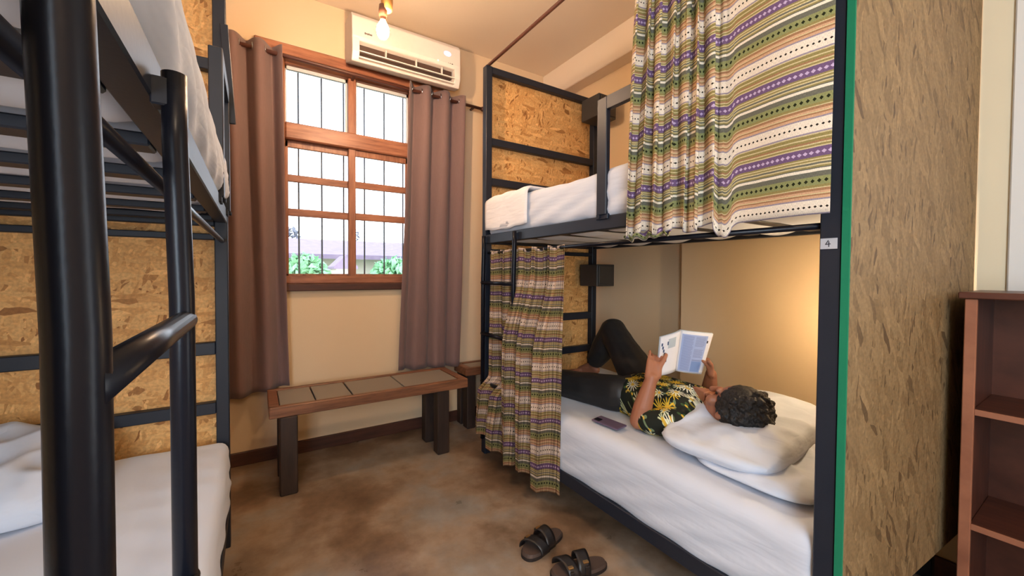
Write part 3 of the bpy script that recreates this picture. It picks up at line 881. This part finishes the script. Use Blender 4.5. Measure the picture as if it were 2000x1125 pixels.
# dark outlet recess, vanes, dividers
B().box(AX0+.05, AX1-.06, 2.742, 2.778, 2.708, 2.764).build('outlet', ac_dark, ac)
def vane(z, ya, yb, tilt, mat=ac_white, nm='vane', x0=AX0+.045, x1=AX1-.045):
    b = B(); b.prism([(ya, z), (yb, z+tilt), (yb, z+tilt+.008), (ya, z+.008)], 'x', x0, x1)
    o = b.build(nm, mat, ac); q = o.modifiers.new('b', 'BEVEL'); q.width = .002; q.segments = 2; return o
vane(2.702, 2.705, 2.775, .022); vane(2.665, 2.712, 2.77, .012)
for x_ in (.78, 1.0, 1.2): B().box(x_-.004, x_+.004, 2.722, 2.76, 2.715, 2.768).build('divider', ac_white, ac)
for xa in (AX0, AX1-.05):
    b = B(); b.prism([(2.708, 2.79), (2.706, 2.70), (2.728, 2.652), (2.80, 2.66), (2.80, 2.79)], 'x', xa+.001, xa+.049)
    o = b.build('end_cheek', ac_white, ac); q = o.modifiers.new('b', 'BEVEL'); q.width = .006; q.segments = 3
B().ball((1.235, 2.7055, 2.87), .03, 3, (1, .06, .62)).build('display', led_mat, ac, True)['label'] = 'glowing lilac oval display'
B().ball((1.16, 2.7055, 2.80), .006, 2, (1, .3, 1)).build('indicator', emis('lit_dot', (1, .9, .8, 1), 1.2), ac, True)
lg = B()
for k in range(6): lg.box(.632+.0085*k, .632+.0085*k+.0062, 2.7046, 2.7056, 2.823 + (.001 if k % 2 else 0), 2.834+(.002 if k in (0, 3) else 0))
lg.build('lettering', ac_dark, ac)
lg = B()
for k, w in ((0, .002), (1, .005), (2, .012)): lg.box(1.24+.014*k, 1.24+.014*k+w, 2.7043, 2.7053, 2.80, 2.806)
lg.build('icon_marks', ac_dark, ac)

# ------------------------------------------------------------------ pendant bulb
pb = thing('pendant_light', (.557, 2.0, ZC), 'bare lit bulb hanging from the ceiling in front of the air conditioner', 'lamp')
cx, cy, cz = BULB
b = B(); b.lathe([(.004, -.042), (.018, -.036), (.027, -.022), (.031, -.002), (.029, .014), (.021, .032), (.014, .045), (.012, .052)], (cx, cy, cz), 24)
b.build('bulb', bulb_mat, pb, True)
for o_ in (bpy.data.objects['bulb'],): o_.visible_shadow = True
b = B(); b.lathe([(.0135, .050), (.015, .053), (.0135, .058), (.015, .062), (.0135, .066), (.019, .07), (.021, .10), (.019, .125), (.010, .13)], (cx, cy, cz), 20)
b.build('socket', brown_sock, pb, True)
b = B(); b.lathe([(.018, .10), (.027, .108), (.030, .15), (.028, .21), (.012, .225)], (cx+.02, cy, cz), 20); b.build('socket_cover', amber, pb, True)
B().tube([(cx, cy, cz+.12), (cx+.005, cy, cz+.4), (cx, cy, ZC-.02)], .004, 8).build('cord', brown_sock, pb, True)
B().lathe([(.04, -.02), (.045, 0)], (cx, cy, ZC), 20).build('ceiling_rose', brown_sock, pb, True)

# reading lamp fixed on the wall inside the lower bunk
rl = thing('reading_lamp', (2.385, .725, 1.0), 'small wall reading lamp glowing behind the near post of the lower bunk', 'lamp')
B().lathe([(.022, 0), (.024, .012), (.01, .016)], (2.388, .725, 1.02), 18, Matrix.Rotation(-math.pi/2, 3, 'Y')).build('base', box_steel, rl, True)
B().tube([(2.375, .725, 1.02), (2.25, .70, 1.08), (2.09, .655, 1.10)], .004, 8).build('arm', box_steel, rl, True)
B().ball((2.08, .65, 1.09), .016, 3).build('bulb', lamp_mat, rl, True)

# ------------------------------------------------------------------ benches
def bench(x0, x1, y0, y1, zt, label, panels, legs, group='low wooden benches'):
    t = thing('bench', ((x0+x1)/2, (y0+y1)/2, 0), label, 'bench', group)
    fw_ = .035; th = .062
    for nm, a in (('frame_board', (x0, x1, y0, y0+fw_)), ('frame_board', (x0, x1, y1-fw_, y1)), ('frame_board', (x0, x0+.05, y0+fw_, y1-fw_)), ('frame_board', (x1-.05, x1, y0+fw_, y1-fw_))):
        B().box(*a, zt-th, zt, .004).build(nm, bench_wood, t)
    B().box(x0+.04, x1-.04, y0+.03, y1-.03, zt-.05, zt-.022).build('backing', bench_leg_mat, t)
    for xa, xb_ in panels:
        B().box(xa, xb_, y0+fw_+.004, y1-fw_-.004, zt-.022, zt-.006, .003).build('top_tile', slate, t)
    for (lx, ly_, w, dpt) in legs:
        B().box(lx, lx+w, ly_, ly_+dpt, 0, zt-th, .006).build('leg', bench_leg_mat, t)
    return t
bench(.055, 1.262, 2.41, 2.81, .50, 'long low bench with grey inset boards under the window',
      [(.11, .29), (.298, .495), (.505, .82), (.828, 1.205)],
      [(.105, 2.41, .09, .09), (.105, 2.655, .09, .09), (1.045, 2.43, .085, .08), (1.045, 2.655, .085, .08)])
bench(1.40, 2.25, 2.70, 2.925, .49, 'second wooden bench in the corner beyond the right bunk', [(1.46, 1.8), (1.81, 2.19)],
      [(1.42, 2.72, .075, .08), (2.15, 2.72, .075, .08), (1.42, 2.84, .075, .07)])

# ------------------------------------------------------------------ bookshelf
bs = thing('bookshelf', (2.22, -.1, 0), 'empty red brown wooden shelf unit against the pale wall', 'shelf')
SX, SB, SYa, SYb = 2.03, 2.365, -.50, .300
B().box(SX-.012, SB, SYa-.015, SYb+.015, 1.158, 1.18, .003).build('top_board', shelf_wood, bs)
for ya, yb in ((SYb-.022, SYb), (SYa, SYa+.022)):
    B().box(SX, SB, ya, yb, 0, 1.158, .003).build('side_panel', shelf_wood, bs)
B().box(SX-.002, SX+.014, SYb-.026, SYb+.001, 0, 1.157, .002).build('stile', shelf_edge, bs)
B().box(SB-.01, SB-.002, SYa+.022, SYb-.022, .04, 1.158).build('back_panel', shelf_wood, bs)
for zt in (.792, .408, .06):
    s_ = B().box(SX+.006, SB-.01, SYa+.022, SYb-.022, zt-.018, zt, .002).build('shelf_board', shelf_wood, bs)
    B().box(SX, SX+.006, SYa+.022, SYb-.026, zt-.019, zt+.001, .001).build('front_edge', shelf_edge, s_)

# ------------------------------------------------------------------ pillows
def pillow(name, c, a, b_, h, ang, label, tilt=(0, 0), dent=None, seed=0, n=56, low=.35, taper=False):
    Rm = Matrix.Rotation(ang, 3, 'Z') @ Matrix.Rotation(tilt[0], 3, 'X') @ Matrix.Rotation(tilt[1], 3, 'Y')
    B0 = B()
    def surf(sgn):
        def f(u, v):
            x = 2*u-1; y = 2*v-1
            # square to rounded outline
            m_ = max(abs(x), abs(y)); n_ = (abs(x)**3.6 + abs(y)**3.6)**(1/3.6) if m_ > 0 else 1
            k_ = m_/n_ if n_ > 0 else 1
            px = x*a*k_; py = y*b_*k_
            t = max(0., 1-m_**3.2)**.42
            px *= 1-.05*(1-abs(y)**2)*abs(x)**5; py *= 1-.06*(1-abs(x)**2)*abs(y)**5
            z = sgn*t*(h if sgn > 0 else h*low)
            if taper and sgn > 0: z *= .32+.68*sm((x+1.02)/.8)
            p = Rm @ V((px, py, z)) + V(c)
            if dent and sgn > 0:
                dd = math.hypot(p.x-dent[0], p.y-dent[1]); p.z -= dent[3]*math.exp(-(dd/dent[2])**2)
            wr = N3(p.x*5+seed, p.y*5, 2)*.020 + N3(p.x*13, p.y*13+seed, 4)*.010
            rid = 1-abs(N3(p.x*7+seed, p.y*7, 9)); wr += (rid-.85)*.05
            if sgn > 0: p.z += wr*t
            return p
        return f
    B0.grid(n, n, surf(1)); B0.grid(n, n, surf(-1))
    bmesh.ops.remove_doubles(B0.bm, verts=B0.bm.verts[:], dist=.0006)
    o = B0.build(name, pillow_white, None, True, origin=(c[0], c[1], c[2]-h*low))
    s_ = o.modifiers.new('s', 'SUBSURF'); s_.levels = 1; s_.render_levels = 1
    return tag(o, label, 'pillow', 'white pillows')
pillow('pillow', (1.830, .868, .567), .435, .235, .10, math.radians(5), 'plump white pillow under the reader\'s head', (0, .0), (1.735, .885, .12, .05), 2, low=.6, taper=True)
pillow('pillow', (1.735, .70, .520), .325, .225, .03, math.radians(0), 'flat white pillow beneath the plump one at the bed edge', (0, 0), None, 5, low=.6)
pillow('pillow', (-.81, 1.82, .605), .37, .25, .085, math.radians(3), 'cream lit pillow on the lower mattress behind the ladder', (.30, .13), None, 8, low=.4)

# ------------------------------------------------------------------ reader
pr = thing('person', (1.78, 1.44, .50), 'person in a daisy print shirt and dark trousers lying on the lower bunk reading', 'person')
HD = V((1.735, .885, .665))
fdir = V((.06, .62, .72)).normalized()        # where the face looks
side = V((1, 0, 0)); side = (side - fdir*side.dot(fdir)).normalized(); upv = side.cross(fdir) * -1
if upv.y > 0: upv = -upv                      # crown direction, towards the pillow
RH = Matrix((side, fdir, upv)).transposed()   # local x side, y face, z crown
body = B()
def hl(x, y, z): return HD + RH @ V((x, y, z))
# head
body.ball(hl(0, -.008, .02), .088, 3, (.88, 1.06, 1.0), RH)
body.ball(hl(0, .022, -.045), .062, 3, (.92, 1.0, 1.05), RH)
body.ball(hl(0, .06, -.085), .026, 2, (1.1, .8, .7), RH)        # chin
body.caps(hl(0, .088, .005), .009, hl(0, .104, -.032), .014)     # nose
body.ball(hl(0, .090, -.062), .016, 2, (1.5, .6, .5), RH)        # lips
for s_ in (-1, 1):
    body.ball(hl(s_*.084, -.012, -.015), .024, 2, (.3, .75, 1.2), RH)  # ears
    body.ball(hl(s_*.034, .078, .016), .02, 2, (1.2, .5, .6), RH)      # brow
    body.ball(hl(s_*.045, .06, -.035), .028, 2, (1, .8, .9), RH)       # cheek
# neck, torso
body.caps(hl(0, -.01, -.06), .052, (1.765, 1.0, .60), .055)
body.caps((1.65, 1.04, .575), .06, (1.88, 1.05, .585), .06)
body.caps((1.71, 1.08, .59), .085, (1.74, 1.40, .58), .08); body.caps((1.82, 1.08, .595), .085, (1.83, 1.40, .585), .08)
# arms
SL, EL, WL_ = V((1.60, 1.035, .572)), V((1.535, 1.205, .545)), V((1.572, 1.165, .752))
SR, ER, WR_ = V((1.925, 1.05, .590)), V((2.03, 1.16, .565)), V((1.955, 1.105, .735))
body.caps(SL, .046, EL, .036); body.caps(EL, .040, EL.lerp(WL_, .35), .042); body.caps(EL.lerp(WL_, .35), .042, WL_, .026)
body.caps(SR, .046, ER, .036); body.caps(ER, .040, ER.lerp(WR_, .35), .041); body.caps(ER.lerp(WR_, .35), .041, WR_, .026)
# legs
HLp, KL, AL = V((1.69, 1.45, .585)), V((1.605, 1.85, .555)), V((1.575, 2.17, .54))
HRp, KR, AR = V((1.90, 1.46, .60)), V((2.05, 1.82, .845)), V((2.075, 2.03, .575))
for a_, k_, an in ((HLp, KL, AL), (HRp, KR, AR)):
    body.caps(a_, .07, k_, .05); body.caps(k_, .05, k_.lerp(an, .4), .045); body.caps(k_.lerp(an, .4), .045, an, .032)
# feet (bare)
def foot(b, ank, toe, up):
    ank = V(ank); toe = V(toe); d = (toe-ank).normalized(); up = (V(up)-d*V(up).dot(d)).normalized(); s_ = d.cross(up)
    heel = ank - up*.032 - d*.025
    b.caps(ank, .030, heel, .028); b.caps(heel, .027, ank+d*.10-up*.035, .026); b.caps(ank, .028, ank+d*.11-up*.028, .022)
    for k in range(5):
        o0 = (k-2)*.016; ln = (.205, .203, .196, .186, .172)[k]; rr = (.0125, .009, .0085, .008, .0075)[k]
        b.caps(ank+d*.10+s_*o0*.8-up*.035, .017, ank+d*(ln-.022)+s_*o0*1.15-up*.040, rr); b.caps(ank+d*(ln-.022)+s_*o0*1.15-up*.040, rr, ank+d*ln+s_*o0*1.15-up*.043, rr*.9)
foot(body, AR, (2.05, 2.20, .545), (0, 0, 1))
foot(body, AL, (1.58, 2.20, .70), (0, -1, .1))
# hands: palm + fingers built in a frame (a along hand, n palm normal, s towards thumb)
def hand(b, wrist, palm_end, n, s, curls, thumb, fl=1.0):
    wrist = V(wrist); pe = V(palm_end); a = (pe-wrist).normalized(); s = (V(s)-a*V(s).dot(a)).normalized(); n = V(n); n = (n-a*n.dot(a)-s*n.dot(s)).normalized()
    for o0 in (-.026, -.009, .009, .026):
        b.caps(wrist + s*o0*.6, .017, pe + s*o0 - n*.002, .0125)
    base = [(.031, .068, .0092), (.0105, .076, .0095), (-.0105, .071, .009), (-.030, .056, .008)]
    for (o0, ln, rr), cu in zip(base, curls):
        p = pe + s*o0; d = a.copy(); seg = [ln*.45*fl, ln*.32*fl, ln*.25*fl]
        for q, c_ in zip(seg, cu):
            d = (d*math.cos(c_) + n*math.sin(c_)).normalized() if True else d
            # rotate frame in a/n plane
            p2 = p + d*q; b.caps(p, rr, p2, rr*.92); p = p2; rr *= .93
    th0 = wrist + a*.02 + s*.026
    pts = [th0] + [V(t_) for t_ in thumb]
    rs = [.016, .0125, .0108, .0092]
    for k in range(len(pts)-1): b.caps(pts[k], rs[k], pts[k+1], rs[k+1])
# left hand holds the left page edge
PL = V((1.612, 1.178, .815))
hand(body, WL_, PL, (.35, .85, .1), (.8, -.35, .2), [(.2, .5, .5), (.45, .6, .5), (.4, .5, .5), (.05, .25, .3)], [(1.617, 1.157, .80), (1.641, 1.152, .828), (1.659, 1.152, .853)])
PR_ = V((1.925, 1.105, .792))
hand(body, WR_, PR_, (-.5, .8, .1), (-.75, -.35, .2), [(.3, .5, .5), (.45, .6, .5), (.5, .6, .5), (.5, .6, .5)], [(1.92, 1.085, .775), (1.898, 1.074, .795), (1.877, 1.072, .812)])
bo = blob('body', body, .0042, skin, pr, 3); bo['label'] = 'brown skinned arms, neck and bare foot'
# eyes
for s_ in (-1, 1):
    e = B(); e.ball(hl(s_*.032, .074, -.002), .009, 2); e.build('eye', plain('dark_eye', srgb(34, 24, 20), .3), pr, True)
# hair: cap with curls
hb = B()
hb.ball(hl(0, -.026, .034), .104, 3, (.98, 1.0, 1.0), RH)
random.seed(5)
for k in range(420):
    u = random.uniform(-1, 1); th = random.uniform(0, 6.283); q = math.sqrt(1-u*u)
    d = V((q*math.cos(th), q*math.sin(th), u))
    if d.y > .35 or (d.z < -.35 and d.y > -.3) or d.z < -.75: continue
    p = V((0, -.026, .034)) + V((d.x*.102, d.y*.104, d.z*.104))*random.uniform(.95, 1.06)
    hb.ball(HD + RH @ p, random.uniform(.008, .015), 1)
hr = blob('hair', hb, .0045, hair_mat, pr, 1, disp=lambda c, n: .004*N3(c.x*70, c.y*70, c.z*70))
hr['label'] = 'short curly black hair'
# trousers
tb = B()
tb.caps((1.715, 1.425, .585), .098, (1.865, 1.425, .59), .098)
for a_, k_, an, r0, r1, r2, tt in ((HLp, KL, AL, .100, .084, .068, .93), (HRp, KR, AR, .112, .090, .068, .78)):
    tb.caps(a_, r0, k_, r1); e_ = k_.lerp(an, tt); tb.caps(k_, r1, k_.lerp(an, .45), r1*.95); tb.caps(k_.lerp(an, .45), r1*.95, e_, r2)
def tdisp(c, n): return .007*N3(c.x*9, c.y*9, c.z*9) + .006*(1-abs(N3(c.x*14+3, c.y*6, c.z*14)))*(.6) - .004
to = blob('trousers', tb, .008, trouser_mat, pr, 5, disp=tdisp); to['label'] = 'charcoal black loose trousers'
# shirt
sb = B()
sb.caps((1.655, 1.055, .578), .078, (1.875, 1.065, .588), .080)
sb.caps((1.69, 1.10, .588), .102, (1.72, 1.41, .578), .102); sb.caps((1.83, 1.10, .592), .104, (1.85, 1.41, .582), .106)
sb.caps((1.76, 1.12, .60), .100, (1.78, 1.40, .59), .102)
sb.caps(SL, .066, SL.lerp(EL, .72), .058); sb.caps(SR, .066, SR.lerp(ER, .62), .056)
sb.ball((2.00, 1.30, .61), .05, 2, (.9, 1.5, .55))
def sdisp(c, n): return .006*N3(c.x*11, c.y*11, c.z*11) + .005*(1-abs(N3(c.x*15, c.y*8, c.z*15+2))) - .003
so = blob('shirt', sb, .007, shirt, pr, 4, disp=sdisp); so['label'] = 'black shirt printed with yellow and white daisies'
cb_ = B(); cb_.caps((1.70, 1.015, .628), .014, (1.79, 1.11, .700), .009); cb_.caps((1.845, 1.02, .635), .014, (1.79, 1.11, .700), .009)
blob('collar', cb_, .005, shirt, so, 2)
ch = B(); ch.prism([(1.728, 1.005), (1.825, 1.01), (1.785, 1.10)], 'z', .655, .700); 
ck = blob('neckline', ch, .005, skin, pr, 6); ck['label'] = 'skin in the open neck of the shirt'

# ------------------------------------------------------------------ book
bk = thing('book', (1.77, 1.16, .76), 'open magazine held up by the reader', 'book')
C_L = (V((1.66, 1.184, .931)), V((1.65, 1.19, .743))); C_M = (V((1.77, 1.151, .962)), V((1.77, 1.177, .758))); C_R = (V((1.90, 1.066, .946)), V((1.88, 1.11, .741)))
toward = V((-.45, -.85, -.1)).normalized()
def page(A, Bc, bul, off=0.0, s0=0., s1=1., t0=0., t1=1.):
    def f(u, v):
        u = s0+(s1-s0)*u; v = t0+(t1-t0)*v
        p = A[0].lerp(Bc[0], u).lerp(A[1].lerp(Bc[1], u), v)
        return p + toward*(bul*math.sin(math.pi*u**.7) + off)
    return f
for nm, A, Bc, mt in (('left_page', C_M, C_L, paper), ('right_page', C_M, C_R, paper)):
    for k in range(3):
        b = B(); b.grid(14, 10, page(A, Bc, .010, -.0022*k, 0, 1-.012*k, .0, 1.0)); o = b.build('page' if k else nm, mt, bk, True); solidify(o, .0006, -1)
cov = B(); cov.grid(14, 4, page(C_M, C_R, .010, -.0085, 0, 1.01, -.01, 1.01)); cov.grid(14, 4, page(C_M, C_L, .010, -.0085, 0, 1.01, -.01, 1.01)); o = cov.build('cover', ink_grey, bk, True); solidify(o, .0008)
def pprint(A, Bc, s0, s1, t0, t1, mat, nm='print_block', off=.0009):
    b = B(); b.grid(8, 6, page(A, Bc, .010, off, s0, s1, t0, t1)); b.build(nm, mat, bk, True)
pprint(C_M, C_R, .05, .86, .07, .97, page_blue)
b = B()
for k in range(17):
    t = .11+.030*k
    for s0, s1 in ((.10, .42), (.48, .80)):
        if s0 > .4 and k in (8, 9): continue
        q = page(C_M, C_R, .010, .0014, s0, s1-.03*(k % 4 == 3), t, t+.014)
        b.grid(4, 1, q)
for k in range(17, 28):
    t = .11+.030*k; b.grid(4, 1, page(C_M, C_R, .010, .0014, .10, .42, t, t+.014))
b.build('text_lines', ink_line, bk, True)
pprint(C_M, C_R, .47, .82, .70, .95, ink_mid, off=.0016); pprint(C_M, C_R, .47, .82, .66, .69, ink_line, off=.0016)
pprint(C_M, C_R, .855, .90, .18, .24, ink_black, 'page_mark', off=.0016)
pprint(C_M, C_L, .25, .62, .10, .34, ink_grey)
b = B()
for k in range(6):
    s0 = .86-.045*k; t = .17+.085*k; b.grid(2, 2, page(C_M, C_L, .010, .0012, s0, s0+.07, t, t+.075))
b.grid(2, 2, page(C_M, C_L, .010, .0012, .60, .66, .16, .25)); b.build('page_motif', ink_blue, bk, True)

# ------------------------------------------------------------------ phone
ph = thing('phone', (1.452, 1.31, .505), 'phone in a mauve case lying face down on the mattress edge', 'phone')
pm = B().box(-.036, .036, -.076, .076, 0, .009, .003, seg=2).build('case', phone_mat, ph); pm.data.transform(Matrix.Translation(ORIG[ph.name]))
pm.data.transform(Matrix.Translation(V((0, 0, 0))))
pc = B().box(-.030, .0, .035, .068, .009, .011, .001).build('camera_bump', phone_dark, ph); pc.data.transform(Matrix.Translation(ORIG[ph.name]))
ph.rotation_euler = (math.radians(0), math.radians(-3), math.radians(4)); ph.location.z = .512

# ------------------------------------------------------------------ sandals
def sandal(loc, rz, label, flip):
    t = thing('sandal', loc, label, 'sandal', 'pair of black strap sandals')
    def outline(sc, z):
        pts = []
        for k in range(36):
            a = 2*math.pi*k/36; y = .128*math.sin(a)
            w = .044 + .012*sm((y+.02)/.1) - .004*math.cos(y*20)
            x = w*math.cos(a)*(abs(math.cos(a))**-.15 if abs(math.cos(a)) > .05 else 1) + flip*.006*math.sin((y+.128)*12)
            pts.append((x*sc, y*sc, z))
        return pts
    def slab(nm, sc, z0, z1, mat, sc2=None):
        b = B(); A = [b.bm.verts.new(p) for p in outline(sc, z0)]; Bq = [b.bm.verts.new(p) for p in outline(sc2 or sc, z1)]
        n = len(A)
        for i in range(n): b.bm.faces.new((A[i], A[(i+1) % n], Bq[(i+1) % n], Bq[i]))
        b.bm.faces.new(A[::-1]); b.bm.faces.new(Bq)
        b.bm.verts.ensure_lookup_table(); me = b.mesh(nm); me.materials.append(mat); o = bpy.data.objects.new(nm, me); COL.objects.link(o); o.parent = t; return o
    slab('outsole', 1.0, 0, .014, rubber, 1.0); slab('footbed', .985, .014, .026, sole_mat, .93)
    for (yc, wd, hh, tw) in ((.060, .052, .046, .12), (-.008, .054, .060, -.1)):
        b = B()
        def f(u, v, yc=yc, wd=wd, hh=hh, tw=tw):
            a = math.pi*u; y = yc + (v-.5)*wd + tw*.1*math.cos(a)
            return V(((.053+(.002 if yc > 0 else -.002))*math.cos(a), y, .016 + hh*math.sin(a)**.75))
        b.grid(16, 4, f); me = b.mesh('strap', True); me.materials.append(leather); o = bpy.data.objects.new('strap', me); COL.objects.link(o); o.parent = t; solidify(o, .004)
        bb_ = B(); bx = flip*.036; zz = .016+hh*.74
        bb_.box(bx-.008, bx+.008, yc-.012, yc+.012, zz, zz+.008, .002); me = bb_.mesh('buckle'); me.materials.append(brass); o2 = bpy.data.objects.new('buckle', me); COL.objects.link(o2); o2.parent = o
        b2 = B(); b2.box(min(flip*.046, flip*.056), max(flip*.046, flip*.056), yc-.009, yc+.009, .024, zz-.004, .002); me = b2.mesh('strap_tail'); me.materials.append(leather); o3 = bpy.data.objects.new('strap_tail', me); COL.objects.link(o3); o3.parent = o
    t.rotation_euler = (0, 0, rz); return t
sandal((1.105, 1.372, 0), math.radians(-78+180), 'black two strap sandal lying further from the lower bunk edge', 1)
sandal((1.140, 1.178, 0), math.radians(-104+180), 'black two strap sandal nearer the viewer by the lower bunk', -1)
